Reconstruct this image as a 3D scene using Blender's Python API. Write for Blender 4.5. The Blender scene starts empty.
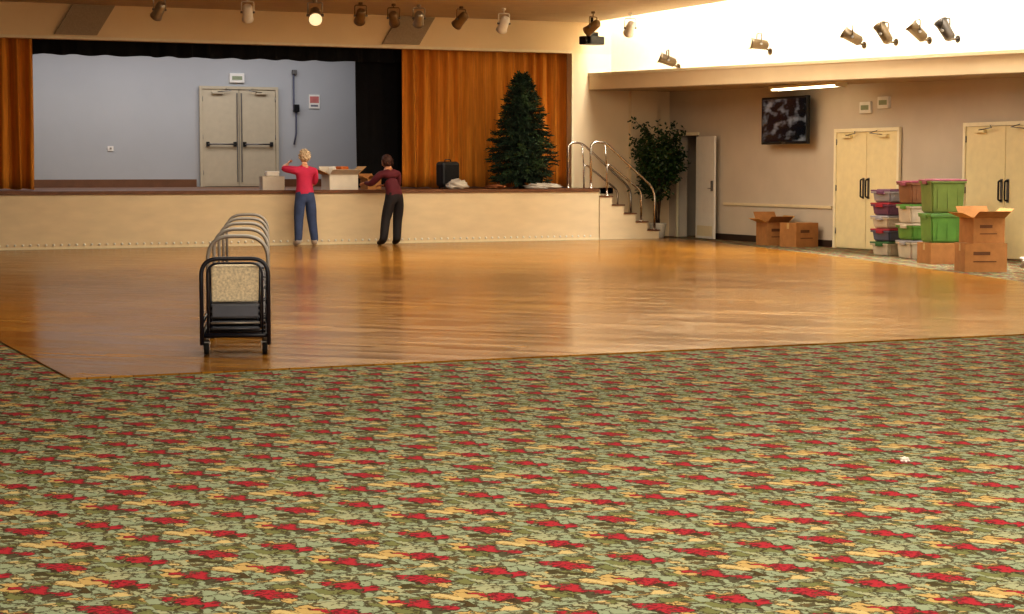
import bpy, bmesh, math, random
from mathutils import Vector, Matrix, noise as mnoise
random.seed(7)
D=bpy.data
scene=bpy.context.scene
scene.view_settings.view_transform='Standard'
try: scene.view_settings.look='Medium High Contrast'
except Exception:
    try: scene.view_settings.look='None'
    except Exception: pass
scene.view_settings.exposure=0.24

# ------------------------------------------------------------ materials
def lin(c):
    c=c/255.0
    return c/12.92 if c<=0.04045 else ((c+0.055)/1.055)**2.4
def rgb(r,g,b): return (lin(r),lin(g),lin(b),1.0)
MATS={}
def mat(name,col,rough=0.6,metal=0.0,var=0.12,scale=8.0,bump=0.0,bscale=60,emit=None,estr=0.0,spec=None,stretch=None):
    if name in MATS: return MATS[name]
    m=D.materials.new(name); m.use_nodes=True
    nt=m.node_tree; b=nt.nodes['Principled BSDF']
    c=rgb(*col)
    tc=nt.nodes.new('ShaderNodeTexCoord')
    src=tc.outputs['Object']
    if stretch:
        mp=nt.nodes.new('ShaderNodeMapping'); mp.inputs['Scale'].default_value=stretch
        nt.links.new(src,mp.inputs['Vector']); src=mp.outputs['Vector']
    n=nt.nodes.new('ShaderNodeTexNoise'); n.inputs['Scale'].default_value=scale; n.inputs['Detail'].default_value=4
    nt.links.new(src,n.inputs['Vector'])
    r=nt.nodes.new('ShaderNodeValToRGB')
    r.color_ramp.elements[0].position=0.3; r.color_ramp.elements[1].position=0.7
    r.color_ramp.elements[0].color=(c[0]*(1-var),c[1]*(1-var),c[2]*(1-var),1)
    r.color_ramp.elements[1].color=(min(1,c[0]*(1+var)),min(1,c[1]*(1+var)),min(1,c[2]*(1+var)),1)
    nt.links.new(n.outputs['Fac'],r.inputs['Fac']); nt.links.new(r.outputs['Color'],b.inputs['Base Color'])
    b.inputs['Roughness'].default_value=rough; b.inputs['Metallic'].default_value=metal
    if spec is not None: b.inputs['Specular IOR Level'].default_value=spec
    if bump>0:
        n2=nt.nodes.new('ShaderNodeTexNoise'); n2.inputs['Scale'].default_value=bscale
        nt.links.new(src,n2.inputs['Vector'])
        bp=nt.nodes.new('ShaderNodeBump'); bp.inputs['Strength'].default_value=bump; bp.inputs['Distance'].default_value=0.01
        nt.links.new(n2.outputs['Fac'],bp.inputs['Height']); nt.links.new(bp.outputs['Normal'],b.inputs['Normal'])
    if emit:
        b.inputs['Emission Color'].default_value=rgb(*emit); b.inputs['Emission Strength'].default_value=estr
    MATS[name]=m
    return m

class NT:
    def __init__(s,nt): s.nt=nt
    def m(s,op,a,b=None,c=None):
        n=s.nt.nodes.new('ShaderNodeMath'); n.operation=op
        for i,v in enumerate((a,b,c)):
            if v is None: continue
            if isinstance(v,(int,float)): n.inputs[i].default_value=v
            else: s.nt.links.new(v,n.inputs[i])
        return n.outputs[0]
    def mix(s,f,a,b):
        n=s.nt.nodes.new('ShaderNodeMix'); n.data_type='RGBA'
        for k,v in ((0,f),(6,a),(7,b)):
            if isinstance(v,(int,float,tuple)): n.inputs[k].default_value=v
            else: s.nt.links.new(v,n.inputs[k])
        return n.outputs[2]
    def comb(s,x,y,z):
        n=s.nt.nodes.new('ShaderNodeCombineXYZ')
        for i,v in enumerate((x,y,z)):
            if isinstance(v,(int,float)): n.inputs[i].default_value=v
            else: s.nt.links.new(v,n.inputs[i])
        return n.outputs[0]

def carpet_mat():
    m=D.materials.new('floral_carpet'); m.use_nodes=True; nt=m.node_tree; b=nt.nodes['Principled BSDF']; N=NT(nt)
    tc=nt.nodes.new('ShaderNodeTexCoord'); sp=nt.nodes.new('ShaderNodeSeparateXYZ'); nt.links.new(tc.outputs['Object'],sp.inputs[0])
    K=1.14
    X,Y=N.m('MULTIPLY',sp.outputs[0],K),N.m('MULTIPLY',sp.outputs[1],K)
    PX,PY=0.31,0.40
    v=N.m('DIVIDE',Y,PY); row=N.m('FLOOR',v); fy=N.m('SUBTRACT',N.m('FRACT',v),0.5)
    par=N.m('FLOORED_MODULO',row,2.0)
    u=N.m('ADD',N.m('DIVIDE',X,PX),N.m('MULTIPLY',par,0.5)); fx=N.m('SUBTRACT',N.m('FRACT',u),0.5)
    cpar=N.m('FLOORED_MODULO',N.m('FLOOR',u),2.0)
    seed=N.m('ADD',N.m('MULTIPLY',par,3.7),N.m('MULTIPLY',cpar,1.9))
    px=N.m('MULTIPLY',fx,PX); py=N.m('MULTIPLY',fy,PY)
    p=N.comb(px,py,seed)
    no=nt.nodes.new('ShaderNodeTexNoise'); no.inputs['Scale'].default_value=16; no.inputs['Detail'].default_value=4; no.inputs['Roughness'].default_value=0.62
    nt.links.new(p,no.inputs['Vector'])
    s2=nt.nodes.new('ShaderNodeSeparateXYZ'); nt.links.new(no.outputs['Color'],s2.inputs[0])
    dx=N.m('ADD',px,N.m('MULTIPLY',N.m('SUBTRACT',s2.outputs[0],0.5),0.16))
    dy=N.m('ADD',py,N.m('MULTIPLY',N.m('SUBTRACT',s2.outputs[1],0.5),0.22))
    def ell(cx,cy,rx,ry):
        a=N.m('DIVIDE',N.m('SUBTRACT',dx,cx),rx); c=N.m('DIVIDE',N.m('SUBTRACT',dy,cy),ry)
        return N.m('SQRT',N.m('ADD',N.m('MULTIPLY',a,a),N.m('MULTIPLY',c,c)))
    red=N.m('MINIMUM',ell(-0.02,0.02,0.046,0.068),N.m('MINIMUM',ell(0.045,-0.05,0.033,0.042),ell(-0.08,0.085,0.023,0.032)))
    vo=nt.nodes.new('ShaderNodeTexVoronoi'); vo.inputs['Scale'].default_value=1.0
    ve=nt.nodes.new('ShaderNodeTexVoronoi'); ve.feature='DISTANCE_TO_EDGE'; ve.inputs['Scale'].default_value=1.0
    q=N.comb(N.m('MULTIPLY',N.m('ADD',dx,N.m('MULTIPLY',dy,0.45)),16.0),N.m('MULTIPLY',dy,10.5),N.m('MULTIPLY',seed,3.0))
    nt.links.new(q,vo.inputs['Vector']); nt.links.new(q,ve.inputs['Vector'])
    s3=nt.nodes.new('ShaderNodeSeparateXYZ'); nt.links.new(vo.outputs['Color'],s3.inputs[0])
    r=nt.nodes.new('ShaderNodeValToRGB'); r.color_ramp.interpolation='CONSTANT'
    e=r.color_ramp.elements; e[0].position=0; e[0].color=rgb(142,154,130); e[1].position=0.40; e[1].color=rgb(186,158,104)
    for pos,c in ((0.54,(158,162,132)),(0.76,(196,174,124)),(0.84,(112,116,76)),(0.93,(74,60,36))):
        k=e.new(pos); k.color=rgb(*c)
    nt.links.new(s3.outputs[0],r.inputs['Fac'])
    edge=N.m('LESS_THAN',ve.outputs['Distance'],0.085)
    c1=N.mix(N.m('MULTIPLY',edge,0.85),r.outputs['Color'],rgb(54,42,24))
    rim=N.m('MULTIPLY',N.m('LESS_THAN',red,1.32),0.8)
    c2=N.mix(rim,c1,rgb(52,26,20))
    n2=nt.nodes.new('ShaderNodeTexNoise'); n2.inputs['Scale'].default_value=45; nt.links.new(p,n2.inputs['Vector'])
    rc=N.mix(N.m('GREATER_THAN',n2.outputs['Fac'],0.52),rgb(166,36,56),rgb(112,22,40))
    c3=N.mix(N.m('LESS_THAN',red,1.0),c2,rc)
    n3=nt.nodes.new('ShaderNodeTexNoise'); n3.inputs['Scale'].default_value=180; nt.links.new(tc.outputs['Object'],n3.inputs['Vector'])
    c4=N.mix(N.m('MULTIPLY',n3.outputs['Fac'],0.3),c3,rgb(80,72,52))
    nt.links.new(c4,b.inputs['Base Color']); b.inputs['Roughness'].default_value=0.95; b.inputs['Specular IOR Level'].default_value=0.1
    bp=nt.nodes.new('ShaderNodeBump'); bp.inputs['Strength'].default_value=0.4; bp.inputs['Distance'].default_value=0.005
    nt.links.new(n3.outputs['Fac'],bp.inputs['Height']); nt.links.new(bp.outputs['Normal'],b.inputs['Normal'])
    MATS['carpet']=m; return m

def wood_floor_mat():
    m=D.materials.new('parquet_wood'); m.use_nodes=True; nt=m.node_tree; b=nt.nodes['Principled BSDF']; N=NT(nt)
    tc=nt.nodes.new('ShaderNodeTexCoord')
    def brick(w,h,a,c,mo,rot):
        mr=nt.nodes.new('ShaderNodeMapping'); mr.inputs['Rotation'].default_value=(0,0,rot); nt.links.new(tc.outputs['Object'],mr.inputs['Vector'])
        br=nt.nodes.new('ShaderNodeTexBrick'); br.inputs['Scale'].default_value=1.0
        br.inputs['Brick Width'].default_value=w; br.inputs['Row Height'].default_value=h
        br.inputs['Mortar Size'].default_value=0.004; br.inputs['Mortar Smooth'].default_value=0.3
        br.inputs['Color1'].default_value=a; br.inputs['Color2'].default_value=c; br.inputs['Mortar'].default_value=mo
        nt.links.new(mr.outputs[0],br.inputs['Vector']); return br,mr
    br,mr=brick(1.1,0.11,rgb(196,146,62),rgb(142,94,34),rgb(96,60,20),math.radians(45))
    b2,_=brick(0.9,0.9,(1,1,1,1),(0.6,0.6,0.6,1),(0.7,0.7,0.7,1),0.0)
    mp=nt.nodes.new('ShaderNodeMapping'); mp.inputs['Scale'].default_value=(1.2,22,1); nt.links.new(mr.outputs[0],mp.inputs['Vector'])
    n=nt.nodes.new('ShaderNodeTexNoise'); n.inputs['Scale'].default_value=2.5; n.inputs['Detail'].default_value=5; nt.links.new(mp.outputs[0],n.inputs['Vector'])
    c=N.mix(N.m('MULTIPLY',n.outputs['Fac'],0.5),br.outputs['Color'],rgb(120,78,26))
    mx=nt.nodes.new('ShaderNodeMix'); mx.data_type='RGBA'; mx.blend_type='MULTIPLY'; mx.inputs[0].default_value=0.5
    nt.links.new(c,mx.inputs[6]); nt.links.new(b2.outputs['Color'],mx.inputs[7]); c=mx.outputs[2]
    n2=nt.nodes.new('ShaderNodeTexNoise'); n2.inputs['Scale'].default_value=0.5; n2.inputs['Detail'].default_value=5; nt.links.new(tc.outputs['Object'],n2.inputs['Vector'])
    c=N.mix(N.m('MULTIPLY',n2.outputs['Fac'],0.4),c,rgb(130,82,26))
    nt.links.new(c,b.inputs['Base Color'])
    bw=nt.nodes.new('ShaderNodeRGBToBW'); nt.links.new(br.outputs['Color'],bw.inputs[0])
    ro=N.m('ADD',N.m('ADD',N.m('MULTIPLY',n2.outputs['Fac'],0.12),N.m('MULTIPLY',bw.outputs[0],0.35)),0.07); nt.links.new(ro,b.inputs['Roughness'])
    b.inputs['Specular IOR Level'].default_value=0.27; b.inputs['Specular Tint'].default_value=(1.0,0.84,0.45,1)
    bp=nt.nodes.new('ShaderNodeBump'); bp.inputs['Strength'].default_value=0.05; bp.inputs['Distance'].default_value=0.0015
    nt.links.new(bw.outputs[0],bp.inputs['Height']); nt.links.new(bp.outputs['Normal'],b.inputs['Normal'])
    MATS['parquet']=m; return m

# ------------------------------------------------------------ mesh builder
class MB:
    def __init__(s): s.bm=bmesh.new(); s.mats=[]; s.M=Matrix.Identity(4)
    def mi(s,m):
        if m not in s.mats: s.mats.append(m)
        return s.mats.index(m)
    def faces(s,vs,fs,m,smooth=False):
        k=s.mi(m); V=[s.bm.verts.new(s.M@Vector(v)) for v in vs]
        out=[]
        for f in fs:
            try:
                F=s.bm.faces.new([V[i] for i in f]); F.material_index=k; F.smooth=smooth; out.append(F)
            except ValueError: pass
        return V,out
    def box(s,c,d,m,rz=0,rx=0,ry=0,bevel=0.0):
        R=Matrix.Translation(Vector(c))@Matrix.Rotation(rz,4,'Z')@Matrix.Rotation(ry,4,'Y')@Matrix.Rotation(rx,4,'X')
        x,y,z=d[0]/2,d[1]/2,d[2]/2
        P=[R@Vector(p) for p in ((-x,-y,-z),(x,-y,-z),(x,y,-z),(-x,y,-z),(-x,-y,z),(x,-y,z),(x,y,z),(-x,y,z))]
        V,F=s.faces(P,[(0,3,2,1),(4,5,6,7),(0,1,5,4),(1,2,6,5),(2,3,7,6),(3,0,4,7)],m)
        if bevel>0:
            es=set(e for f in F for e in f.edges)
            bmesh.ops.bevel(s.bm,geom=list(es),offset=bevel,segments=2,affect='EDGES',profile=0.5,material=-1)
    def b2(s,x0,x1,y0,y1,z0,z1,m,bevel=0.0): s.box(((x0+x1)/2,(y0+y1)/2,(z0+z1)/2),(x1-x0,y1-y0,z1-z0),m,bevel=bevel)
    def tube(s,pts,r,m,seg=10,cap=True,smooth=True):
        pts=[Vector(p) for p in pts]; n=len(pts)
        rs=r if isinstance(r,(list,tuple)) else [r]*n
        vs=[];fs=[]; prev=None
        for i,p in enumerate(pts):
            t=(pts[min(i+1,n-1)]-pts[max(i-1,0)]).normalized()
            if prev is None:
                a=Vector((0,0,1)) if abs(t.z)<0.9 else Vector((1,0,0)); nx=t.cross(a).normalized()
            else: nx=(prev-t*prev.dot(t)).normalized()
            prev=nx; ny=t.cross(nx)
            for k in range(seg):
                a=2*math.pi*k/seg; vs.append(p+(nx*math.cos(a)+ny*math.sin(a))*rs[i])
        for i in range(n-1):
            for k in range(seg):
                fs.append((i*seg+k,i*seg+(k+1)%seg,(i+1)*seg+(k+1)%seg,(i+1)*seg+k))
        V,F=s.faces(vs,fs,m,smooth)
        if cap:
            k=s.mi(m)
            for idx in (list(range(seg))[::-1],list(range((n-1)*seg,n*seg))):
                try: f=s.bm.faces.new([V[i] for i in idx]); f.material_index=k
                except ValueError: pass
    def ell(s,c,r,m,u=16,v=10,fn=None):
        c=Vector(c); vs=[];fs=[]
        for j in range(v+1):
            th=math.pi*j/v
            for i in range(u):
                ph=2*math.pi*i/u
                q=Vector((math.sin(th)*math.cos(ph),math.sin(th)*math.sin(ph),math.cos(th)))
                w=Vector((q.x*r[0],q.y*r[1],q.z*r[2]))
                if fn: w=fn(q,w)
                vs.append(c+w)
        for j in range(v):
            for i in range(u):
                a,b_,c_,d=j*u+i,j*u+(i+1)%u,(j+1)*u+(i+1)%u,(j+1)*u+i
                fs.append((a,d,c_,b_))
        s.faces(vs,fs,m,True)
    def prism(s,poly,z0,z1,m):
        n=len(poly); zf0=z0 if callable(z0) else (lambda x,y:z0); zf1=z1 if callable(z1) else (lambda x,y:z1)
        vs=[(x,y,zf0(x,y)) for x,y in poly]+[(x,y,zf1(x,y)) for x,y in poly]
        fs=[tuple(range(n))[::-1],tuple(range(n,2*n))]+[(i,(i+1)%n,n+(i+1)%n,n+i) for i in range(n)]
        s.faces(vs,fs,m)
    def add(s,verts,faces,mats,smooth=True):
        V=[s.bm.verts.new(s.M@Vector(v)) for v in verts]
        for f,mm in zip(faces,mats):
            try: F=s.bm.faces.new([V[i] for i in f]); F.material_index=s.mi(mm); F.smooth=smooth
            except ValueError: pass
    def done(s,name,loc=(0,0,0),rz=0,recalc=True):
        bmesh.ops.remove_doubles(s.bm,verts=s.bm.verts,dist=1e-5)
        if recalc: bmesh.ops.recalc_face_normals(s.bm,faces=s.bm.faces)
        me=D.meshes.new(name); s.bm.to_mesh(me); s.bm.free()
        for m in s.mats: me.materials.append(m)
        o=D.objects.new(name,me); scene.collection.objects.link(o)
        o.location=loc; o.rotation_euler=(0,0,rz); return o

def simple(name,fn,loc=(0,0,0),rz=0):
    b=MB(); fn(b); return b.done(name,loc,rz)

# ------------------------------------------------------------ palette
carpet=carpet_mat(); parquet=wood_floor_mat()
cream=mat('cream_wall_paint',(226,206,174),0.8,var=0.04,scale=1.5,bump=0.05)
header_c=mat('header_paint',(228,204,164),0.8,var=0.04,scale=1.0)
wall_r=mat('right_wall_paint',(208,196,180),0.85,var=0.04,scale=1.5)
white=mat('white_wall_paint',(245,240,228),0.8,var=0.02)
ceil_m=mat('ceiling_tile',(196,178,150),0.9,var=0.05,scale=3)
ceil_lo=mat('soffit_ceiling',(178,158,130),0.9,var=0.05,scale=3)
bluewall=mat('backstage_wall_paint',(178,180,182),0.85,var=0.03,scale=1.0)
stagefront=mat('stage_front_panel',(216,197,164),0.6,var=0.06,scale=2.0,stretch=(1,1,3))
stagefloor=mat('stage_floor_wood',(112,74,48),0.5,var=0.15,scale=6,stretch=(1,8,1))
trimw=mat('cream_trim',(226,212,180),0.55,var=0.03)
trimd=mat('dark_trim',(60,44,34),0.6)
orange=mat('orange_velvet_curtain',(202,132,42),0.85,var=0.16,scale=5,stretch=(6,6,0.4))
blackcur=mat('black_stage_drape',(12,12,16),0.95,var=0.3)
doorback=mat('backstage_door_paint',(192,180,156),0.6,var=0.04)
doorcream=mat('cream_door_paint',(244,228,184),0.5,var=0.04)
frame_c=mat('door_frame_paint',(250,240,210),0.5,var=0.03)
chrome=mat('chrome_tube',(225,220,215),0.25,1.0,var=0.03)
silver=mat('silver_painted_tube',(160,156,152),0.35,0.4,var=0.03)
steel=mat('dull_steel',(130,128,126),0.4,0.8,var=0.06)
black=mat('black_enamel',(20,20,24),0.4,var=0.2)
navy=mat('dark_blue_enamel',(28,30,44),0.35,var=0.2)
rubber=mat('black_rubber',(16,16,16),0.8)
cardboard=mat('corrugated_cardboard',(170,120,72),0.85,var=0.1,scale=10)
cardin=mat('cardboard_inside',(206,160,100),0.85,var=0.08)
tape=mat('packing_tape',(190,160,110),0.35)
whitem=mat('white_plastic',(232,228,220),0.5,var=0.03)
creamweave=mat('cream_chair_vinyl',(226,212,184),0.6,var=0.25,scale=60)
greyvinyl=mat('grey_chair_steel',(90,94,106),0.4,0.3)
leafd=mat('fir_needles',(28,52,34),0.8,var=0.5,scale=9)
leafd2=mat('fir_needles_light',(54,78,48),0.8,var=0.4,scale=9)
bark=mat('bark',(74,52,34),0.9,var=0.3)
leaff=mat('ficus_leaf',(40,66,28),0.5,var=0.5,scale=9)

# ------------------------------------------------------------ ROOM SHELL
XL,XR,YB,YP=-6.0,18.7,-4.0,33.4
Hc=4.30
def f_(b): b.b2(XL,XR,YB,YP,-0.12,0.0,carpet)
simple('floor',f_)
def f_(b):
    b.prism([(2.37,12.3),(13.4,12.3),(15.0,17.95),(16.6,24.1),(18.0,31.0),(18.0,32.0),(2.37,32.0)],0.0,0.012,parquet)
simple('floor_dance_parquet',f_)
def f_(b): b.b2(XL-0.2,XL,YB,YP,0,Hc,cream)
simple('wall_left',f_)
def f_(b): b.b2(XL,XR,YB-0.2,YB,0,Hc,cream)
simple('wall_rear',f_)
def f_(b):
    b.b2(XR,XR+0.2,YB,32.2,0,5.8,wall_r); b.b2(XR,XR+0.2,32.2,33.0,2.05,5.8,wall_r); b.b2(XR,XR+0.2,33.0,33.6,0,5.8,wall_r)
simple('wall_right',f_)
def f_(b):
    b.b2(XR+0.2,XR+2.0,33.4,33.5,0,2.6,wall_r); b.b2(XR+2.0,XR+2.1,31.5,33.5,0,2.6,wall_r); b.b2(XR+0.2,XR+2.0,31.4,31.5,0,2.6,wall_r)
    b.b2(XR+0.2,XR+2.1,31.4,33.5,2.6,2.7,wall_r); b.b2(XR,XR+2.1,31.4,33.5,-0.1,0,carpet)
simple('wall_corridor',f_)
ZO=3.68
def f_(b): b.b2(XL,XR,YP,YP+0.2,ZO,5.8,header_c)
simple('wall_proscenium_header',f_)
def f_(b):
    b.b2(16.45,XR,YP,YP+0.2,0,ZO,cream)
    b.b2(17.75,18.35,YP-0.12,YP,0,2.96,cream)
simple('wall_proscenium_right',f_)
def f_(b): b.b2(XL,0.5,YP,YP+0.2,0,ZO,cream)
simple('wall_proscenium_left',f_)
def f_(b):
    b.b2(0.5,16.46,YP-0.03,YP,ZO-0.0,ZO+0.05,trimw); b.b2(16.45,16.5,YP-0.03,YP,1.0,ZO,trimw)
simple('trim_proscenium',f_)
def f_(b): b.b2(XL,16.85,YB,YP,Hc,Hc+0.15,ceil_m)
simple('ceiling',f_)
def f_(b):
    b.b2(16.65,16.85,YB,YP,Hc+0.15,5.8,white); b.b2(16.65,XR,YB,YP,5.8,5.9,white)
simple('ceiling_clerestory',f_)
fx=lambda y:16.85+0.0605*(33.4-y)
bz=lambda x,y:2.97-0.017*(33.4-y)
def f_(b):
    b.prism([(fx(33.4),33.4),(fx(3.2),3.2),(XR,3.2),(XR,33.4)],bz,lambda x,y:bz(x,y)+0.31,cream)
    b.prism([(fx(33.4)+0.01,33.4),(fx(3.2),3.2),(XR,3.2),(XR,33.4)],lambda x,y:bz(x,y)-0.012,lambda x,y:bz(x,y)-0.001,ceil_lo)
    b.prism([(fx(33.4)-0.03,33.4),(fx(3.2)-0.03,3.2),(fx(3.2)+0.02,3.2),(fx(33.4)+0.02,33.4)],lambda x,y:bz(x,y)+0.27,lambda x,y:bz(x,y)+0.325,trimw)
simple('ceiling_soffit_bulkhead',f_)
def f_(b): b.prism([(fx(33.4)+0.5,33.4),(18.65,11.0),(XR,11.0),(XR,33.4)],lambda x,y:bz(x,y)+0.31,5.8,white)
simple('wall_clerestory',f_)
def f_(b):
    for y0,y1 in ((YB,21.75),(23.95,25.4),(27.5,32.15)): b.b2(XR-0.02,XR,y0,y1,0,0.12,trimd)
simple('baseboard_right',f_)
def f_(b):
    for y0,y1 in ((YB,21.75),(23.95,25.4),(27.5,31.2)): b.b2(XR-0.03,XR,y0,y1,0.68,0.73,trimw)
simple('trim_chair_rail',f_)

# backstage
def f_(b): b.b2(0.5,17.2,38.4,38.6,1.0,4.6,bluewall)
simple('wall_backstage',f_)
def f_(b): b.b2(17.2,17.4,YP+0.2,38.6,1.0,4.6,bluewall)
simple('wall_backstage_right',f_)
def f_(b): b.b2(0.3,0.5,YP+0.2,38.6,1.0,4.6,bluewall)
simple('wall_backstage_left',f_)
def f_(b): b.b2(0.3,17.4,YP+0.2,38.6,4.6,4.7,ceil_m)
simple('ceiling_backstage',f_)
def f_(b):
    b.b2(0.5,10.1,38.37,38.4,1.0,1.16,stagefloor); b.b2(11.9,17.2,38.37,38.4,1.0,1.16,stagefloor)
simple('baseboard_backstage',f_)

def f_(b):
    b.b2(0.5,16.39,32.05,33.4,0,0.94,stagefront)
    b.b2(0.5,16.39,32.02,33.4,0.94,1.0,stagefloor)
    b.b2(0.5,16.39,32.03,32.05,0.0,0.05,trimw)
    x=0.6
    while x<16.3:
        b.ell((x,32.03,0.085),(0.022,0.014,0.022),whitem,8,5); x+=0.13
simple('stage_platform',f_)
def f_(b): b.b2(0.3,17.4,33.4,38.6,0.88,1.0,stagefloor)
simple('floor_backstage',f_)
def f_(b):
    n=5
    for i in range(n):
        x0=16.41+i*0.262
        b.b2(x0,x0+0.262,32.05,33.2,0,1.0-(i+1)*0.1667,stagefront)
        b.b2(x0,x0+0.282,32.03,33.22,1.0-(i+1)*0.1667-0.001,1.0-(i+1)*0.1667+0.02,stagefloor)
        b.b2(x0-0.0,x0+0.006,32.05,33.2,1.0-(i+1)*0.1667,1.0-i*0.1667-0.02,trimw)
simple('stage_stairs',f_)
def hoop(pts,n=5,r=0.12):
    P=[Vector(p) for p in pts]; out=[P[0]]
    for i in range(1,len(P)-1):
        a,b_,c=P[i-1],P[i],P[i+1]; d1=(a-b_); d2=(c-b_); rr=min(r,d1.length*0.45,d2.length*0.45)
        s=b_+d1.normalized()*rr; e=b_+d2.normalized()*rr
        for k in range(n+1):
            t=k/n; out.append(s*(1-t)**2+b_*2*t*(1-t)+e*t*t)
    out.append(P[-1]); return out
for Y,nm in ((32.12,'stair_handrail'),(33.12,'stair_handrail')):
    def f_(b):
        b.tube(hoop([(16.25,Y,1.0),(16.25,Y,1.9),(16.55,Y,1.9),(17.66,Y,0.98),(17.66,Y,0.19)],6,0.2),0.024,chrome,10)
        b.tube(hoop([(16.6,Y,0.853),(16.6,Y,1.5),(17.36,Y,0.95),(17.36,Y,0.353)],6,0.12),0.02,chrome,10)
        b.tube([(16.55,Y,1.88),(16.6,Y,1.42)],0.014,chrome,8)
        for x,z in ((16.25,1.0),(17.66,0.187),(16.6,0.853),(17.36,0.353)):
            b.tube([(x,Y,z),(x,Y,z+0.02)],0.05,chrome,12)
    simple(nm,f_)

def curtain(name,x0,x1,y,z0,z1,m,wl=0.26,amp=0.075,seed=0):
    rnd=random.Random(seed); bm=bmesh.new(); n=int((x1-x0)/0.018); rows=10
    ph=rnd.random()*6
    g=[]
    for j in range(rows+1):
        t=j/rows; r_=[]
        for i in range(n+1):
            x=x0+(x1-x0)*i/n
            w=2*math.pi*(x+0.05*math.sin(x*3.1+seed))/wl+ph
            a=amp*(0.75+0.35*math.sin(x*1.9+seed*2))*(0.75+0.35*(1-t))
            yy=y+a*math.sin(w)+0.25*a*math.sin(2.3*w+1)
            xx=x+0.03*math.sin(w*0.5+t*1.2)*(1-t)
            r_.append(bm.verts.new((xx,yy,z0+(z1-z0)*t+ (0.012*math.sin(w*0.7) if j==0 else 0)+(0.022 if j==0 else 0))))
        g.append(r_)
    for j in range(rows):
        for i in range(n):
            f=bm.faces.new((g[j][i],g[j][i+1],g[j+1][i+1],g[j+1][i])); f.smooth=True
    me=D.meshes.new(name); bm.to_mesh(me); bm.free(); me.materials.append(m)
    o=D.objects.new(name,me); scene.collection.objects.link(o)
    s=o.modifiers.new('s','SOLIDIFY'); s.thickness=0.008
    return o
curtain('orange_stage_curtain',12.98,16.85,33.78,1.0,4.2,orange,amp=0.09,seed=1)
curtain('orange_stage_curtain',0.9,5.93,33.78,1.0,4.2,orange,amp=0.09,seed=2)
curtain('black_stage_drape',12.2,14.6,34.3,1.0,4.2,blackcur,0.4,0.06,seed=3)
curtain('black_stage_drape',13.75,16.9,37.4,1.0,4.2,blackcur,0.4,0.06,seed=4)
curtain('black_stage_valance',3.0,14.0,34.02,3.42,4.3,blackcur,0.4,0.05,seed=5)

def panel_door(b,w,h,m,handle='bar'):
    fr=0.06
    b.b2(-w/2-fr,-w/2,-0.05,0.0,0,h+fr,frame_m); b.b2(w/2,w/2+fr,-0.05,0.0,0,h+fr,frame_m); b.b2(-w/2,w/2,-0.05,0.0,h,h+fr,frame_m)
    for sx in (-1,1):
        x0,x1=(-w/2+0.005,-0.006) if sx<0 else (0.006,w/2-0.005)
        b.b2(x0,x1,-0.028,-0.002,0.01,h-0.005,m,0.004)
        xa,xb=x0+0.1,x1-0.1
        if handle=='bar':
            b.tube([(xa,-0.09,0.9),(xb,-0.09,0.9)],0.016,steel,8)
            for xx in (xa,xb): b.box((xx,-0.06,0.9),(0.06,0.07,0.1),black,bevel=0.006)
            b.b2(-0.06 if sx<0 else 0.035,-0.035 if sx<0 else 0.06,-0.045,-0.028,0.1,h-0.08,steel)
        else:
            xh=-0.075*1 if sx<0 else 0.075
            b.tube(hoop([(xh,-0.03,0.9),(xh,-0.09,0.9),(xh,-0.09,1.2),(xh,-0.03,1.2)],4,0.03),0.014,black,8)
            b.b2(xh-0.03,xh+0.03,-0.034,-0.028,0.87,1.23,steel)
        b.b2(xa-0.05,xb+0.05,-0.032,-0.028,0.05,0.25,m)
        b.box((sx*w*0.3,-0.06,h-0.08),(0.24,0.06,0.05),m,bevel=0.008)
        b.tube([(sx*w*0.3,-0.09,h-0.06),(sx*w*0.12,-0.12,h-0.03),(sx*w*0.2,-0.03,h+0.02)],0.008,steel,6)
        for hz in (0.25,1.0,1.8): b.tube([(sx*(w/2-0.002),-0.035,hz),(sx*(w/2-0.002),-0.035,hz+0.1)],0.012,steel,8)
frame_m=doorback
b=MB(); panel_door(b,1.6,2.06,doorback,'bar'); b.done('door_1',(11.03,38.36,1.0),0)
frame_m=frame_c
b=MB(); panel_door(b,1.78,2.02,doorcream,'pull'); b.done('door_2',(XR-0.021,26.43,0),-math.pi/2)
b=MB(); panel_door(b,1.9,2.05,doorcream,'pull'); b.done('door_3',(XR-0.021,22.8,0),-math.pi/2)
def f_(b):
    b.b2(0,0.9,-0.02,0.02,0.01,2.02,whitem,0.004)
    b.b2(0.82,0.86,-0.06,-0.02,0.95,1.15,steel); b.tube([(0.84,-0.03,1.0),(0.84,-0.08,1.0),(0.74,-0.08,1.0)],0.01,steel,6)
    b.b2(0.08,0.82,-0.022,-0.02,0.06,0.26,trimw)
    for hz in (0.2,1.0,1.8): b.tube([(0,0,hz),(0,0,hz+0.1)],0.014,steel,8)
simple('door_4',f_,(XR-0.06,32.17,0),-math.pi/2-0.12)
def f_(b):
    b.b2(XR-0.03,XR+0.01,33.0,33.06,0,2.11,frame_c); b.b2(XR-0.03,XR+0.01,32.18,33.0,2.05,2.11,frame_c)
simple('trim_doorway',f_)

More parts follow.
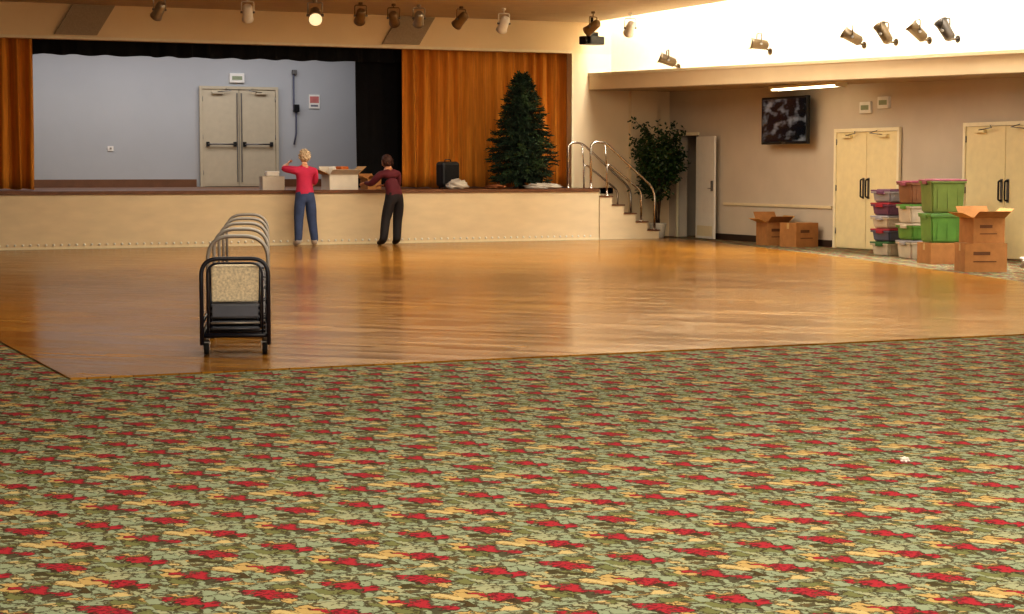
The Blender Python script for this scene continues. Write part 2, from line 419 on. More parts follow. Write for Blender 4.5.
# wall items
def f_(b):
    b.b2(-0.16,0.16,-0.05,0,0,0.2,whitem,0.01); b.b2(-0.11,0.11,-0.055,-0.05,0.06,0.14,mat('exit_letters',(150,160,130),0.5))
simple('exit_sign',f_,(11.0,38.4,3.2)); 
simple('exit_sign',f_,(XR,26.5,2.33),-math.pi/2)
simple('exit_sign',f_,(XR,25.98,2.40),-math.pi/2)
def f_(b):
    b.b2(-0.12,0.12,-0.02,0,0,0.3,whitem); b.b2(-0.1,0.1,-0.024,-0.02,0.12,0.26,mat('sign_red',(196,120,114),0.6)); b.b2(-0.08,0.08,-0.024,-0.02,0.04,0.08,mat('sign_grey',(120,120,130),0.6))
simple('wall_notice_sign',f_,(12.72,38.4,2.68))
def f_(b):
    b.tube(hoop([(0,-0.04,1.6),(0.0,-0.04,0.75),(0.05,-0.04,0.7),(0.05,-0.04,0.25),(0.0,-0.04,0.0)],4,0.05),0.018,mat('pipe_dark',(90,92,110),0.5),8)
    b.box((0.05,-0.05,0.78),(0.12,0.1,0.16),black,bevel=0.01); b.box((0.02,-0.04,1.55),(0.1,0.08,0.1),steel,bevel=0.01)
simple('wall_conduit_pipe',f_,(12.25,38.4,1.9))
def f_(b):
    b.b2(-0.06,0.06,-0.015,0,0,0.1,whitem); b.b2(-0.02,0.02,-0.02,-0.015,0.03,0.07,steel)
simple('wall_outlet',f_,(8.3,38.4,1.75))
# television with a dim on-screen picture
tvm=D.materials.new('tv_screen_picture'); tvm.use_nodes=True; nt=tvm.node_tree; pb=nt.nodes['Principled BSDF']
tc=nt.nodes.new('ShaderNodeTexCoord'); mp=nt.nodes.new('ShaderNodeMapping'); mp.inputs['Scale'].default_value=(2.2,1,4.5); nt.links.new(tc.outputs['Object'],mp.inputs['Vector'])
no=nt.nodes.new('ShaderNodeTexNoise'); no.inputs['Scale'].default_value=1.3; no.inputs['Detail'].default_value=2; nt.links.new(mp.outputs[0],no.inputs['Vector'])
cr=nt.nodes.new('ShaderNodeValToRGB'); cr.color_ramp.elements[0].position=0.5; cr.color_ramp.elements[0].color=rgb(10,12,18); cr.color_ramp.elements[1].position=0.66; cr.color_ramp.elements[1].color=rgb(128,122,116)
nt.links.new(no.outputs['Fac'],cr.inputs['Fac']); nt.links.new(cr.outputs['Color'],pb.inputs['Emission Color']); pb.inputs['Emission Strength'].default_value=0.5
pb.inputs['Base Color'].default_value=rgb(14,16,20); pb.inputs['Roughness'].default_value=0.12
def f_(b):
    b.b2(-0.76,0.76,-0.035,0.035,0,0.86,black,0.012)
    b.b2(-0.72,0.72,-0.04,-0.034,0.05,0.82,tvm)
    b.b2(-0.1,0.1,0.03,0.2,0.35,0.5,steel); b.b2(-0.2,0.2,0.19,0.22,0.25,0.6,steel)
    b.b2(-0.06,0.06,-0.042,-0.035,0.015,0.03,steel)
simple('wall_television',f_,(XR-0.24,28.68,1.83),-math.pi/2)
tubem=mat('fluorescent_tube',(255,244,214),0.5,emit=(255,240,205),estr=5.0)
def f_(b):
    b.b2(-0.12,0.12,-1.05,1.05,-0.02,0.03,trimw,0.004)
    for s in (-0.06,0.06): b.tube([(s,-1.0,-0.035),(s,1.0,-0.035)],0.016,tubem,8)
    for s in (-1.02,1.02): b.b2(-0.1,0.1,s-0.02,s+0.02,-0.055,-0.02,trimw)
simple('ceiling_fluorescent_light',f_,(18.0,27.3,bz(0,27.3)-0.045))
panelg=mat('speaker_shadow_grey',(160,144,120),0.9,var=0.1,scale=40)  # grey slanted slabs standing in for the speakers' shadows on the header
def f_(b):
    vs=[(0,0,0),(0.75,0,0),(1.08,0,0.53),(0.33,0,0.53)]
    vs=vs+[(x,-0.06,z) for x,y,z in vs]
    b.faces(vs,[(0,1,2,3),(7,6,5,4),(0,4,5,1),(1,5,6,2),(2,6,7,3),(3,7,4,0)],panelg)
simple('speaker_shadow_panel',f_,(6.25,33.395,3.76)); simple('speaker_shadow_panel',f_,(12.42,33.395,3.76))

lens=mat('lamp_lens',(240,225,190),0.2,var=0.05,emit=(255,235,190),estr=0.6)
canb=mat('lamp_housing_dark',(52,46,42),0.4,0.3)
cans=mat('lamp_housing_silver',(170,164,152),0.3,0.7)
canb2=mat('lamp_housing_bronze',(128,104,70),0.35,0.4)
canb3=mat('lamp_housing_brass',(72,58,38),0.4,0.4)
def parcan(name,loc,aim,sc=1.0,body=canb,stem=0.25,wallx=None):
    b=MB(); a=Vector(aim).normalized(); p=Vector((0,0,0))
    b.tube([p-a*0.17*sc,p-a*0.13*sc,p+a*0.12*sc,p+a*0.18*sc],[0.045*sc,0.085*sc,0.095*sc,0.11*sc],body,16)
    b.tube([p+a*0.18*sc,p+a*0.187*sc],[0.1*sc,0.095*sc],lens,16)
    side=a.cross(Vector((0,0,1))).normalized()
    top=Vector((0,0,0.19*sc))
    b.tube(hoop([p+side*0.11*sc,p+side*0.11*sc+top,p-side*0.11*sc+top,p-side*0.11*sc],3,0.03),0.012*sc,body,6)
    for s in (-1,1): b.tube([p+side*s*0.09*sc,p+side*s*0.13*sc],0.02*sc,steel,8)
    if wallx is not None:
        w0=Vector((wallx,0,-0.12))
        b.tube([p-a*0.1*sc+Vector((0,0,-0.05)),w0],0.016,body,8); b.tube([w0-Vector((0.03,0,0)),w0],0.06,body,12)
    else:
        b.tube([top,(0,0,stem)],0.012*sc,body,8); b.tube([(0,0,stem-0.04),(0,0,stem)],0.04*sc,body,10)
    return b.done(name,loc)
for i,(x,bd,ai,z) in enumerate(((7.56,cans,(-0.2,1,-0.8),4.05),(9.09,whitem,(0.3,1,-0.9),4.06),(10.3,cans,(-0.3,-1,-0.5),4.05),(11.14,canb2,(0.2,1,-0.6),4.07),(11.76,canb2,(0.5,1,-0.5),4.05),(12.24,cans,(0.3,1,-0.6),4.06),(13.06,canb2,(-0.3,1,-0.7),4.07),(13.9,whitem,(0.1,1,-0.8),4.02),(15.72,canb2,(-0.4,1,-0.6),4.02),(16.5,whitem,(0.3,1,-0.6),4.02))):
    parcan('stage_spotlight',(x,31.0,z),ai,0.95 if i!=2 else 1.15,bd,4.3-z)
for (y,z,bd,ai) in ((30.9,3.43,canb3,(-0.9,0.3,0.35)),(27.95,3.56,canb3,(-1,0.2,0.1)),(25.35,3.52,canb3,(-0.7,0.5,0.5)),(24.55,3.52,canb3,(-0.2,0.5,0.8)),(23.75,3.5,canb3,(-0.6,0.2,0.6)),(23.1,3.48,canb,(-0.2,0.5,0.8))):
    x=fx(y)+0.25
    parcan('wall_spotlight',(x,y,z),ai,1.0,bd,wallx=0.25)
def f_(b):
    b.box((0,0,0),(0.42,0.3,0.16),black,0.4,bevel=0.02); b.tube([(-0.17,-0.1,0),(-0.26,-0.14,-0.02)],0.07,black,14)
    b.tube([(0,0,0.08),(0,0,0.46)],0.03,black,8); b.box((0.02,0.02,0.12),(0.2,0.12,0.08),black)
simple('ceiling_projector',f_,(16.2,32.0,3.84))

# ------------------------------------------------------------ Christmas tree
def fir(b,h,rad):
    rnd=random.Random(3)
    b.tube([(0,0,0.12),(0,0,h*0.97)],[0.04,0.008],bark,8)
    b.tube([(0,0,0.0),(0,0,0.16)],[0.06,0.05],black,10)
    for k in range(4):
        a=k*math.pi/2+0.5; b.tube([(0,0,0.12),(math.cos(a)*0.2,math.sin(a)*0.2,0.015)],0.012,black,6)
    n=460
    for i in range(n):
        t=(i/n)**1.1; z=0.18+(h-0.24)*t
        prof=min(1.0,(1-t)*1.45)**0.75*(0.82+0.18*min(1,t*6))
        L=rad*prof*(0.74+0.34*rnd.random())+0.05; a=i*2.39996+rnd.uniform(-.2,.2)
        d=Vector((math.cos(a),math.sin(a),-0.16+0.6*t*t+rnd.uniform(-.1,.14)))
        p0=Vector((0,0,z)); p1=p0+d*L; p1.z=max(p1.z,0.03)
        b.tube([p0,p1],[0.009,0.003],bark,4,cap=False)
        m=leafd if rnd.random()<0.7 else leafd2
        cnt=int(14+50*L)
        vs=[];fs=[]
        for k in range(cnt):
            s=0.15+0.85*k/cnt; q=p0+d*L*s
            v=Vector((rnd.gauss(0,1),rnd.gauss(0,1),rnd.gauss(0,0.8))).normalized()
            tip=q+(v+d*0.9).normalized()*rnd.uniform(0.06,0.11); w=v.cross(d).normalized()*0.013
            j=len(vs)
            for pt in (q-w,q+w,tip+w*0.5,tip-w*0.5):
                pt=pt.copy(); pt.z=max(pt.z,0.02+0.01*rnd.random()); vs.append(pt)
            fs.append((j,j+1,j+2,j+3))
        b.faces(vs,fs,m)
b=MB(); fir(b,2.24,0.6); b.done('christmas_tree',(15.05,32.72,1.0),recalc=False)

def ficus(b):
    rnd=random.Random(9)
    pot=mat('white_ceramic_pot',(214,208,196),0.4)
    b.tube([(0,0,0),(0,0,0.02),(0,0,0.26),(0,0,0.3),(0,0,0.3),(0,0,0.26)],[0.12,0.13,0.17,0.18,0.155,0.15],pot,20)
    b.tube([(0,0,0.24),(0,0,0.27)],0.15,mat('soil',(50,36,26),0.9),16)
    for k in range(3):
        a=k*2.1; b.tube([(0.03*math.cos(a),0.03*math.sin(a),0.25),(0.05*math.cos(a+1),0.05*math.sin(a+1),0.7),(0.03*math.cos(a+2),0.03*math.sin(a+2),1.1),(0.12*math.cos(a),0.12*math.sin(a),1.5)],[0.02,0.018,0.015,0.01],bark,6)
    for i in range(125):
        a=rnd.uniform(0,6.28); zz=rnd.uniform(0.85,1.8); p0=Vector((0,0,zz-0.1))
        R=0.56*math.sqrt(max(0.08,1-((zz-1.5)/0.85)**2))
        p1=Vector((math.cos(a)*R*rnd.uniform(.6,1),math.sin(a)*R*rnd.uniform(.6,1),zz+rnd.uniform(0.0,0.6)))
        b.tube([p0,(p0+p1)/2+Vector((0,0,0.06)),p1],[0.008,0.006,0.003],bark,4,cap=False)
        vs=[];fs=[]
        for k in range(34):
            q=p0.lerp(p1,rnd.uniform(0.4,1.05))+Vector((rnd.gauss(0,.05),rnd.gauss(0,.05),rnd.gauss(0,.05)))
            d=Vector((rnd.gauss(0,1),rnd.gauss(0,1),-0.6+rnd.gauss(0,.5))).normalized(); w=d.cross(Vector((rnd.random(),rnd.random(),rnd.random()))).normalized()
            L=rnd.uniform(0.06,0.1); j=len(vs)
            vs+=[q,q+d*L*0.45+w*0.022,q+d*L,q+d*L*0.45-w*0.022]; fs.append((j,j+1,j+2,j+3))
        b.faces(vs,fs,leaff)
b=MB(); ficus(b); b.done('potted_ficus',(18.0,32.6,0.0),recalc=False)

# ------------------------------------------------------------ boxes
def carton(b,w,d,h,openf=True,rz=0,m=cardboard,c=(0,0,0),mi=cardin):
    M0=b.M.copy(); b.M=M0@Matrix.Translation(Vector(c))@Matrix.Rotation(rz,4,'Z'); t=0.008
    b.b2(-w/2,w/2,-d/2,d/2,0,t,m)
    for s in (-1,1):
        b.b2(min(s*w/2,s*(w/2-t)),max(s*w/2,s*(w/2-t)),-d/2,d/2,t,h,m); b.b2(-w/2+t,w/2-t,min(s*d/2,s*(d/2-t)),max(s*d/2,s*(d/2-t)),t,h,m)
    if openf:
        for s,an in ((-1,0.5),(1,0.9)):
            L=d*0.45
            b.box((0,s*(d/2+L/2*math.cos(an)),h+L/2*math.sin(an)),(w,L,t*0.7),m,rx=s*an)
            L=w*0.4; b.box((s*(w/2+L/2*math.cos(an*0.8)),0,h+L/2*math.sin(an*0.8)),(L,d,t*0.7),mi,ry=-s*an*0.8)
    else:
        b.b2(-w/2,w/2,-d/2,-0.002,h,h+t*0.8,m); b.b2(-w/2,w/2,0.002,d/2,h,h+t*0.8,m)
        b.b2(-w/2-0.001,w/2+0.001,-0.03,0.03,h+t*0.8,h+t,tape)
        for s in (-1,1): b.b2(min(s*w/2,s*(w/2+0.002)),max(s*w/2,s*(w/2+0.002)),-0.03,0.03,h-0.1,h,tape)
    b.M=M0
def ink(b,w,d,h,c=(104,66,40)):
    k=mat('printed_ink',c,0.8); b.b2(-w*0.3,w*0.1,-d/2-0.003,-d/2-0.001,h*0.6,h*0.72,k); b.b2(-w*0.3,w*0.25,-d/2-0.003,-d/2-0.001,h*0.35,h*0.39,k)
b=MB(); carton(b,0.58,0.45,0.38,False); ink(b,0.58,0.45,0.38); b.done('cardboard_box',(16.17,20.24,0),-0.35)
b=MB(); carton(b,0.46,0.42,0.34,True); ink(b,0.46,0.42,0.34); b.done('cardboard_box',(16.2,20.26,0.388),-0.2)
b=MB(); carton(b,0.5,0.46,0.42,False); ink(b,0.5,0.46,0.42); b.done('cardboard_box',(18.3,27.95,0),0.1)
b=MB(); carton(b,0.42,0.5,0.42,True); ink(b,0.42,0.5,0.42); b.done('cardboard_box',(18.25,28.75,0),-0.15)
whitebox=mat('white_cardboard',(222,214,200),0.7,var=0.04)
b=MB(); carton(b,0.56,0.42,0.28,True,m=whitebox,mi=cardin); b.box((0.05,0,0.33),(0.2,0.16,0.2),mat('orange_decor',(200,110,50),0.7),rz=0.4,bevel=0.02); b.box((-0.12,0.05,0.32),(0.14,0.14,0.2),whitem,rz=0.8,bevel=0.03); b.done('white_supply_box',(11.22,32.42,1.0),0.05)
b=MB(); carton(b,0.4,0.32,0.24,False,m=whitebox); b.b2(-0.12,0.12,-0.1,0.1,0.248,0.34,whitem,0.02); b.done('white_supply_box',(9.92,32.4,1.0),-0.1)
b=MB(); carton(b,0.3,0.26,0.2,True,m=cardboard); b.done('open_supply_carton',(11.95,32.75,1.0),0.2)

def bin_(name,loc,rz,w,d,h,body,lid):
    b=MB(); n=0.92
    vs=[(-w/2*n,-d/2*n,0),(w/2*n,-d/2*n,0),(w/2*n,d/2*n,0),(-w/2*n,d/2*n,0),(-w/2,-d/2,h),(w/2,-d/2,h),(w/2,d/2,h),(-w/2,d/2,h)]
    V,F=b.faces(vs,[(0,3,2,1),(4,5,6,7),(0,1,5,4),(1,2,6,5),(2,3,7,6),(3,0,4,7)],body)
    bmesh.ops.bevel(b.bm,geom=list(set(e for f in F for e in f.edges)),offset=0.02,segments=2,affect='EDGES',material=-1)
    b.b2(-w/2-0.015,w/2+0.015,-d/2-0.015,d/2+0.015,h-0.03,h,body,0.006)
    b.b2(-w/2-0.02,w/2+0.02,-d/2-0.02,d/2+0.02,h,h+0.025,lid,0.008); b.b2(-w/2+0.05,w/2-0.05,-d/2+0.05,d/2-0.05,h+0.02,h+0.035,lid,0.006)
    for s in (-1,1):
        b.box((s*(w/2+0.015),0,h-0.02),(0.03,0.16,0.05),lid,bevel=0.006)
        for k in (-0.3,0,0.3): b.b2(k*w-0.01,k*w+0.01,min(s*d/2*0.95,s*d/2*1.0),max(s*d/2*0.95,s*d/2*1.01),0.06,h-0.03,body)
    return b.done(name,loc,rz)
def pm(n,c,r=0.35): return mat(n,c,r,var=0.12,scale=6)
green=pm('green_plastic',(92,136,64)); olive=pm('olive_green_plastic',(110,128,66)); red=pm('red_plastic',(150,44,56)); grey=pm('grey_plastic',(150,146,150)); purple=pm('purple_plastic',(106,70,96)); blue=pm('blue_grey_plastic',(88,92,112)); clear=pm('translucent_plastic',(190,176,158)); dgreen=pm('dark_green_plastic',(56,96,56)); magenta=pm('magenta_plastic',(140,76,92)); brownp=pm('brown_plastic',(130,90,66))
z=0
for body,lid,h in ((clear,dgreen,0.2),(blue,red,0.17),(clear,grey,0.17),(purple,red,0.17),(grey,purple,0.17)):
    bin_('storage_bin',(17.8,24.46,z),0.1+0.05*math.sin(z*9),0.56,0.4,h,body,lid); z+=h+0.037
z=0
for body,lid,h in ((clear,grey,0.26),(green,clear,0.22),(clear,green,0.26),(brownp,magenta,0.32)):
    bin_('storage_bin',(17.55,23.45,z),-0.1+0.06*math.sin(z*7),0.54,0.42,h,body,lid); z+=h+0.037
z=0.31
b=MB(); carton(b,0.56,0.46,0.3,False); b.done('cardboard_box',(17.02,22.2,0),-0.2)
for body,lid,h in ((green,green,0.40),(olive,magenta,0.46)):
    bin_('storage_bin',(17.02,22.2,z),-0.25,0.52,0.44,h,body,lid); z+=h+0.037
def blob(name,loc,r,m,seed=0,amp=0.25,neck=False):
    b=MB()
    def fn(q,w):
        k=1+amp*mnoise.noise(q*2.3+Vector((seed,0,0)))+amp*0.6*mnoise.noise(q*6+Vector((seed,3,0)))
        w=w*k
        if neck and q.z>0.6: w.x*=0.6; w.y*=0.6; w.z*=1.2
        if w.z<-r[2]*0.75: w.z=-r[2]*0.75
        return w+Vector((0,0,r[2]*0.75))
    b.ell((0,0,0),r,m,32,20,fn); return b.done(name,loc)
bagw=mat('white_plastic_bag',(200,192,182),0.4,var=0.1)
blob('white_plastic_bag',(16.72,19.72,0),(0.2,0.18,0.17),bagw,1,0.5,True)
blob('white_cloth_bundle',(13.5,32.25,1.0),(0.2,0.14,0.1),bagw,2,0.4)
blob('white_tree_skirt',(15.3,32.3,1.0),(0.36,0.16,0.06),bagw,4,0.5)
blob('crumpled_paper',(5.32,7.19,0),(0.022,0.018,0.014),whitem,6,0.5)
blob('crumpled_paper',(5.27,7.22,0),(0.01,0.01,0.008),mat('red_wrapper',(190,40,40),0.5),7,0.5)
blob('brown_cloth_bundle',(14.35,32.4,1.0),(0.2,0.12,0.05),mat('brown_cloth',(120,70,36),0.9),8,0.4)
def f_(b):
    b.b2(-0.19,0.19,-0.16,0.16,0.04,0.52,black,0.06); b.b2(-0.15,0.15,-0.168,-0.158,0.09,0.46,mat('black_grille',(26,26,28),0.9,var=0.4,scale=80))
    for s in (-1,1):
        for t in (-1,1): b.tube([(s*0.12,t*0.1,0),(s*0.12,t*0.1,0.06)],0.02,rubber,8)
    b.tube(hoop([(-0.06,0,0.51),(-0.06,0,0.56),(0.06,0,0.56),(0.06,0,0.51)],3,0.02),0.01,black,6)
simple('stage_monitor_speaker',f_,(13.55,32.85,1.0),0.1)

# ------------------------------------------------------------ chair carts
def cart(name,loc,rz,front):
    b=MB(); w=0.235; L=1.5; fm=navy
    zb=0.15
    b.tube(hoop([(-w,0,zb),(w,0,zb),(w,L,zb),(-w,L,zb),(-w,0,zb)],3,0.03),0.018,fm,8)
    for y in (0.35,0.75,1.15): b.tube([(-w,y,zb),(w,y,zb)],0.014,fm,6)
    for s in (-1,1):
        b.tube([(s*w,0.02,zb+0.1),(s*w,L-0.02,zb+0.1)],0.012,fm,6)
        for y in (0.06,L-0.06):
            b.tube([(s*(w-0.02),y,zb),(s*(w-0.02),y,0.1)],0.02,steel,8)
            b.box((s*(w-0.02),y,0.09),(0.06,0.05,0.02),steel)
            for k in (-1,1): b.box((s*(w-0.02)+k*0.024,y,0.065),(0.005,0.035,0.06),steel)
            b.tube([(s*(w-0.02)-0.018,y,0.05),(s*(w-0.02)+0.018,y,0.05)],0.049,rubber,16)
    Hh=0.83; hw=w+0.01
    b.tube(hoop([(-hw,L,zb-0.02),(-hw,L,Hh),(hw,L,Hh),(hw,L,zb-0.02)],10,0.2),0.017,silver,10)
    if front:
        b.tube(hoop([(-w-0.01,-0.02,0.08),(-w-0.01,-0.02,0.72),(w+0.01,-0.02,0.72),(w+0.01,-0.02,0.08)],8,0.13),0.016,navy,10)
        b.tube(hoop([(-w+0.035,0.0,zb),(-w+0.035,0.0,0.685),(w-0.035,0.0,0.685),(w-0.035,0.0,zb)],8,0.09),0.009,navy,10)
        for k in range(3):
            b.box((0,0.06+k*0.09,0.53),(0.35,0.03,0.27),creamweave,rx=0.06,bevel=0.012)
        for k in range(5):
            b.box((0,0.26,0.2+k*0.042),(0.36,0.46,0.03),greyvinyl,bevel=0.01)
            b.tube([(-0.18,0.0,0.2+k*0.042),(0.18,0.0,0.2+k*0.042)],0.009,greyvinyl if k!=1 else silver,6)
        b.box((0,-0.005,0.33),(0.34,0.02,0.09),greyvinyl,bevel=0.006)
        for s in (-1,1): b.tube([(s*0.18,0.03,0.2),(s*0.18,0.1,0.66)],0.011,navy,8)
    else:
        b.b2(-w+0.02,w-0.02,0.1,L-0.1,zb+0.0,zb+0.02,greyvinyl)
        for k in range(3): b.box((0,L/2,zb+0.035+k*0.035),(0.4,1.0,0.028),greyvinyl,bevel=0.008)
    return b.done(name,loc,rz)
az=math.radians(16.9); dv=Vector((math.sin(az),math.cos(az),0))
p0=Vector((3.78,13.3,0.012))
for i in range(5):
    cart('chair_cart',p0+dv*(1.78*i),-az,i==0)

# ------------------------------------------------------------ people
def skin_mesh(verts,edges,radii,root=0,sub=2):
    me=D.meshes.new('tmp'); bm=bmesh.new()
    ly=bm.verts.layers.skin.verify(); V=[bm.verts.new(v) for v in verts]
    for a,c in edges: bm.edges.new((V[a],V[c]))
    for i,v in enumerate(V):
        r=radii[i]; v[ly].radius=(r,r) if isinstance(r,(int,float)) else r; v[ly].use_root=(i==root)
    bm.to_mesh(me); bm.free()
    o=D.objects.new('tmp',me); scene.collection.objects.link(o)
    sm=o.modifiers.new('Skin','SKIN'); sm.branch_smoothing=0.6; sm.use_smooth_shade=True
    ss=o.modifiers.new('Sub','SUBSURF'); ss.levels=sub; ss.render_levels=sub
    dg=bpy.context.evaluated_depsgraph_get(); dg.update()
    ev=o.evaluated_get(dg); m2=ev.to_mesh()
    vs=[v.co.copy() for v in m2.vertices]; fs=[tuple(p.vertices) for p in m2.polygons]
    ev.to_mesh_clear(); D.objects.remove(o); D.meshes.remove(me)
    return vs,fs
def segd(p,a,b_):
    ab=b_-a; t=max(0,min(1,(p-a).dot(ab)/max(1e-9,ab.length_squared))); return (p-a-ab*t).length
def hand(b,wr,direc,palmn,thumbside,skin,curl=0.5):
    d=Vector(direc).normalized(); n=Vector(palmn); n=(n-d*n.dot(d)).normalized(); s=d.cross(n).normalized()*thumbside
    wr=Vector(wr)
    P=[wr-d*0.03,wr+d*0.02,wr+d*0.055,wr+d*0.085]
    vs,fs=skin_mesh(P,[(0,1),(1,2),(2,3)],[0.024,0.028,0.034,0.03],0,2)
    def fl(v):
        r=v-wr; k=r.dot(n); return v-n*k*0.45
    b.add([fl(v) for v in vs],fs,[skin]*len(fs))
    for off,L in ((0.03,0.066),(0.010,0.076),(-0.010,0.07),(-0.029,0.054)):
        base=wr+d*0.082+s*off; pts=[base-d*0.02]; cur=base; ang=curl*0.3; pts.append(cur)
        for fr in (0.45,0.32,0.23):
            dd=d*math.cos(ang)+n*math.sin(ang); cur=cur+dd*L*fr; pts.append(cur); ang+=curl*0.9
        vs,fs=skin_mesh(pts,[(i,i+1) for i in range(4)],[0.0095,0.0095,0.0088,0.008,0.0065],0,1)
        b.add(vs,fs,[skin]*len(fs))
    base=wr+d*0.02+s*0.028
    pts=[base-s*0.012,base,base+(s*0.7+d*0.7)*0.032+n*0.01,base+(s*0.45+d*0.9)*0.06+n*0.02]
    vs,fs=skin_mesh(pts,[(0,1),(1,2),(2,3)],[0.013,0.0125,0.0105,0.008],0,1); b.add(vs,fs,[skin]*len(fs))
def head(b,c,yaw,pitch,skin,hairm,curly,seed):
    M0=b.M.copy(); b.M=M0@Matrix.Translation(Vector(c))@Matrix.Rotation(yaw,4,'Z')@Matrix.Rotation(pitch,4,'X')
    def sh(q,w):
        if q.z<0: w.x*=1-0.28*(-q.z); 
        if q.z<-0.2 and q.y>0: w.y*=1.0+0.06*(-q.z)
        if q.z<0 and q.y<0: w.y*=1-0.35*(-q.z)
        if q.y>0.5 and abs(q.z-0.05)<0.18 and abs(q.x)>0.15: w.y-=0.004
        return w
    b.ell((0,0.01,0),(0.073,0.092,0.112),skin,28,20,sh)
    b.tube([(0,0.098,0.012),(0,0.112,-0.014),(0,0.116,-0.026),(0,0.1,-0.032)],[0.007,0.011,0.014,0.009],skin,8)
    for s in (-1,1):
        b.ell((s*0.028,0.088,0.006),(0.013,0.009,0.008),mat('eye_white',(235,232,226),0.3),10,6)
        b.ell((s*0.028,0.096,0.006),(0.005,0.003,0.005),mat('iris',(50,40,34),0.2),8,5)
        b.tube([(s*0.014,0.098,0.024),(s*0.03,0.097,0.029),(s*0.046,0.086,0.024)],0.003,hairm,5)
        b.ell((s*0.074,-0.002,-0.008),(0.009,0.019,0.03),skin,10,8)
    b.tube([(-0.022,0.09,-0.056),(0,0.1,-0.054),(0.022,0.09,-0.056)],[0.003,0.006,0.003],mat('lips',(170,90,84),0.5),6)
    def hs(q,w):
        k=1+(0.10 if curly else 0.05)*mnoise.noise(q*(7 if curly else 3)+Vector((seed,0,0)))
        w=w*k
        if q.y>0.25:
            if w.z<0.07: 
                w.y=min(w.y,0.045); w.x*=0.97
        if not curly and q.z<0: w.z*=1.15
        return w
    b.ell((0,-0.012,0.022),(0.096,0.108,0.115),hairm,36,26,hs)
    rnd=random.Random(seed)
    for i in range(80 if curly else 46):
        th=rnd.uniform(0,6.28); zz=rnd.uniform(-0.75,0.95); rr=math.sqrt(1-zz*zz)
        q=Vector((rr*math.cos(th),rr*math.sin(th),zz))
        if q.y>0.3 and q.z<0.5: continue
        base=Vector((q.x*0.094,q.y*0.105-0.012,q.z*0.112+0.022))
        if curly: b.ell(base,(0.022,0.022,0.018),hairm,8,6)
        else: b.tube([base,base+Vector((q.x*0.012,q.y*0.012,-0.03)),base+Vector((q.x*0.008,q.y*0.008,-0.065))],[0.012,0.011,0.004],hairm,6)
    b.M=M0
def person(name,loc,rz,J,R,mats,hands,headp,hem,sleeve):
    b=MB(); order=['pel','spine','chest','neckb','neck','head','shL','elL','wrL','shR','elR','wrR','hiL','knL','anL','baL','toL','hiR','knR','anR','baR','toR']
    idx={k:i for i,k in enumerate(order)}
    E=[('pel','spine'),('spine','chest'),('chest','neckb'),('neckb','neck'),('neck','head'),('neckb','shL'),('shL','elL'),('elL','wrL'),('neckb','shR'),('shR','elR'),('elR','wrR'),('pel','hiL'),('hiL','knL'),('knL','anL'),('anL','baL'),('baL','toL'),('pel','hiR'),('hiR','knR'),('knR','anR'),('anR','baR'),('baR','toR')]
    vs,fs=skin_mesh([J[k] for k in order],[(idx[a],idx[c]) for a,c in E],[R[k] for k in order],0,2)
    seg=[(Vector(J[a]),Vector(J[c]),a,c) for a,c in E]
    fm=[]
    for f in fs:
        c=sum((vs[i] for i in f),Vector())/len(f)
        best=min(seg,key=lambda s:segd(c,s[0],s[1])); a,e=best[2],best[3]
        if a in('neck',) or (a=='neckb' and e=='neck' and (c-Vector(J['neckb'])).length>0.05): m='skin'
        elif a[:2] in ('an','ba'): m='shoe'
        elif a[:2]=='el': 
            t=(c-best[0]).dot(best[1]-best[0])/(best[1]-best[0]).length_squared; m='top' if t<sleeve else 'skin'
        elif a[:2] in('kn','hi') or e[:2]=='hi':
            m='top' if (c.z>hem) else 'pants'
            if a[:2]=='kn' and c.z<0.10: m='shoe'
        else: m='top' if c.z>hem else 'pants'
        fm.append(mats[m])
    b.add(vs,fs,fm)
    for s,(dr,n,cu) in hands.items(): hand(b,J['wr'+s],dr,n,1 if s=='L' else -1,mats['skin'],cu)
    head(b,*headp)
    o=b.done(name,loc,rz)
    zs=min(v.co.z for v in o.data.vertices)
    o.location.z-=zs
    return o
skin1=mat('skin_light',(222,168,138),0.55,var=0.05); skin2=mat('skin_warm',(196,140,108),0.55,var=0.05)
J1=dict(pel=(0,0,.93),spine=(0,.015,1.08),chest=(0,.02,1.24),neckb=(0,.0,1.37),neck=(0,.01,1.44),head=(0,.03,1.51),
 shL=(-.18,.0,1.355),elL=(-.37,.12,1.38),wrL=(-.23,.30,1.46),shR=(.18,.0,1.35),elR=(.225,.12,1.12),wrR=(.10,.33,1.10),
 hiL=(-.095,0,.87),knL=(-.12,.015,.48),anL=(-.14,-.02,.09),baL=(-.155,.08,.045),toL=(-.165,.15,.04),
 hiR=(.095,0,.87),knR=(.13,.03,.48),anR=(.17,-.01,.09),baR=(.19,.09,.045),toR=(.20,.16,.04))
R1=dict(pel=(.2,.15),spine=(.19,.135),chest=(.2,.145),neckb=(.11,.09),neck=.055,head=.05,shL=.09,elL=.06,wrL=.03,shR=.09,elR=.06,wrR=.03,
 hiL=.13,knL=.09,anL=.07,baL=.052,toL=.036,hiR=.13,knR=.09,anR=.07,baR=.052,toR=.036)
m1=dict(skin=skin1,top=mat('pink_top',(200,52,92),0.8,var=0.1),pants=mat('blue_jeans',(66,82,120),0.85,var=0.15),shoe=mat('white_sneaker',(206,204,204),0.6))
person('woman_in_pink_top',(10.3,31.64,0.012),0.0,J1,R1,m1,{'L':((.55,.5,.5),(.5,-.3,-.6),.8),'R':((-.3,1,-.25),(0,0,-1),.7)},
 ((0,.035,1.585),0.15,-0.12,skin1,mat('blonde_grey_hair',(206,184,156),0.8,var=0.25,scale=30),True,2),0.95,-0.2)
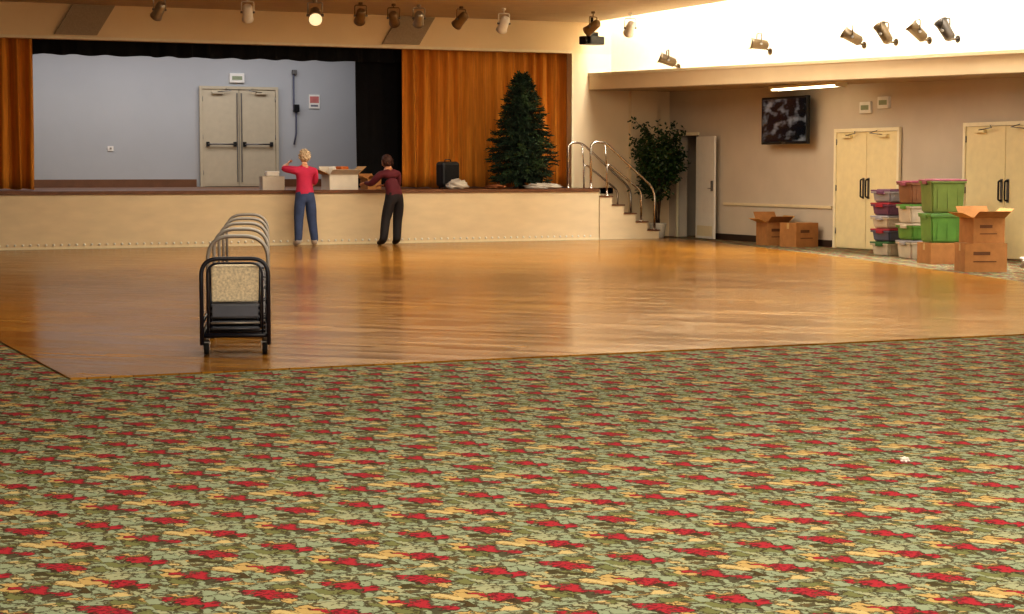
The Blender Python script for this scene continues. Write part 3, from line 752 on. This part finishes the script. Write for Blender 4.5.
J2=dict(pel=(0,-.05,.90),spine=(-.03,.02,1.05),chest=(-.04,.08,1.19),neckb=(-.04,.12,1.31),neck=(-.04,.15,1.37),head=(-.04,.19,1.43),
 shL=(-.21,.11,1.285),elL=(-.33,.26,1.10),wrL=(-.36,.46,1.12),shR=(.14,.11,1.295),elR=(.2,.22,1.06),wrR=(-.02,.40,1.08),
 hiL=(-.09,-.05,.85),knL=(-.18,-.02,.47),anL=(-.28,-.12,.09),baL=(-.30,-.02,.045),toL=(-.31,.05,.04),
 hiR=(.09,-.05,.85),knR=(.08,.02,.47),anR=(.04,-.03,.09),baR=(.05,.07,.045),toR=(.055,.14,.04))
R2=dict(R1); R2.update(pel=(.2,.155),anL=.078,anR=.078)
m2=dict(skin=skin2,top=mat('maroon_top',(92,30,42),0.8,var=0.12),pants=mat('black_trousers',(30,26,30),0.8,var=0.1),shoe=mat('black_shoe',(20,18,18),0.5))
person('woman_in_maroon_top',(11.9,31.4,0.012),0.12,J2,R2,m2,{'L':((-.05,1,-.1),(0,0,-1),.7),'R':((-.6,.7,-.1),(0,0,-1),.8)},
 ((-.04,.205,1.505),0.35,-0.3,skin2,mat('dark_brown_hair',(66,36,26),0.7,var=0.25,scale=30),False,5),0.93,0.9)

# ------------------------------------------------------------ camera
cam=D.cameras.new('camera'); co=D.objects.new('camera',cam); scene.collection.objects.link(co)
cam.sensor_width=36; cam.lens=36*1850/1024; cam.clip_end=200
co.location=(0,0,1.4); co.rotation_euler=(math.radians(90-4.3),0,math.radians(-24.4)); scene.camera=co

# ------------------------------------------------------------ lights
def area(name,loc,rot,sx,sy,power,col=(1,0.89,0.70)):
    l=D.lights.new(name,'AREA'); l.shape='RECTANGLE'; l.size=sx; l.size_y=sy; l.energy=power; l.color=col
    o=D.objects.new(name,l); scene.collection.objects.link(o); o.location=loc; o.rotation_euler=rot; return o
area('ceiling_light_front',(5,5,4.25),(0,0,0),9,7,480)
area('ceiling_light_mid',(8,16,4.25),(0,0,0),9,7,360)
area('ceiling_light_far',(11.5,26,4.25),(0,0,0),8,5,430)
area('clerestory_fill',(17.3,20,5.75),(0,0,0),0.9,26,1400,(1,0.95,0.86))  # unseen fill lamp added to wash the upper wall white
area('backstage_light',(9.5,36.2,4.5),(0,0,0),8,2.0,145,(0.95,0.95,0.98))
area('window_light_rear',(4,-3.8,2.2),(math.radians(90),0,0),12,3,360,(1,0.96,0.88))
w=D.worlds.new('world'); scene.world=w; w.use_nodes=True
w.node_tree.nodes['Background'].inputs[0].default_value=(0.5,0.5,0.55,1); w.node_tree.nodes['Background'].inputs[1].default_value=0.3
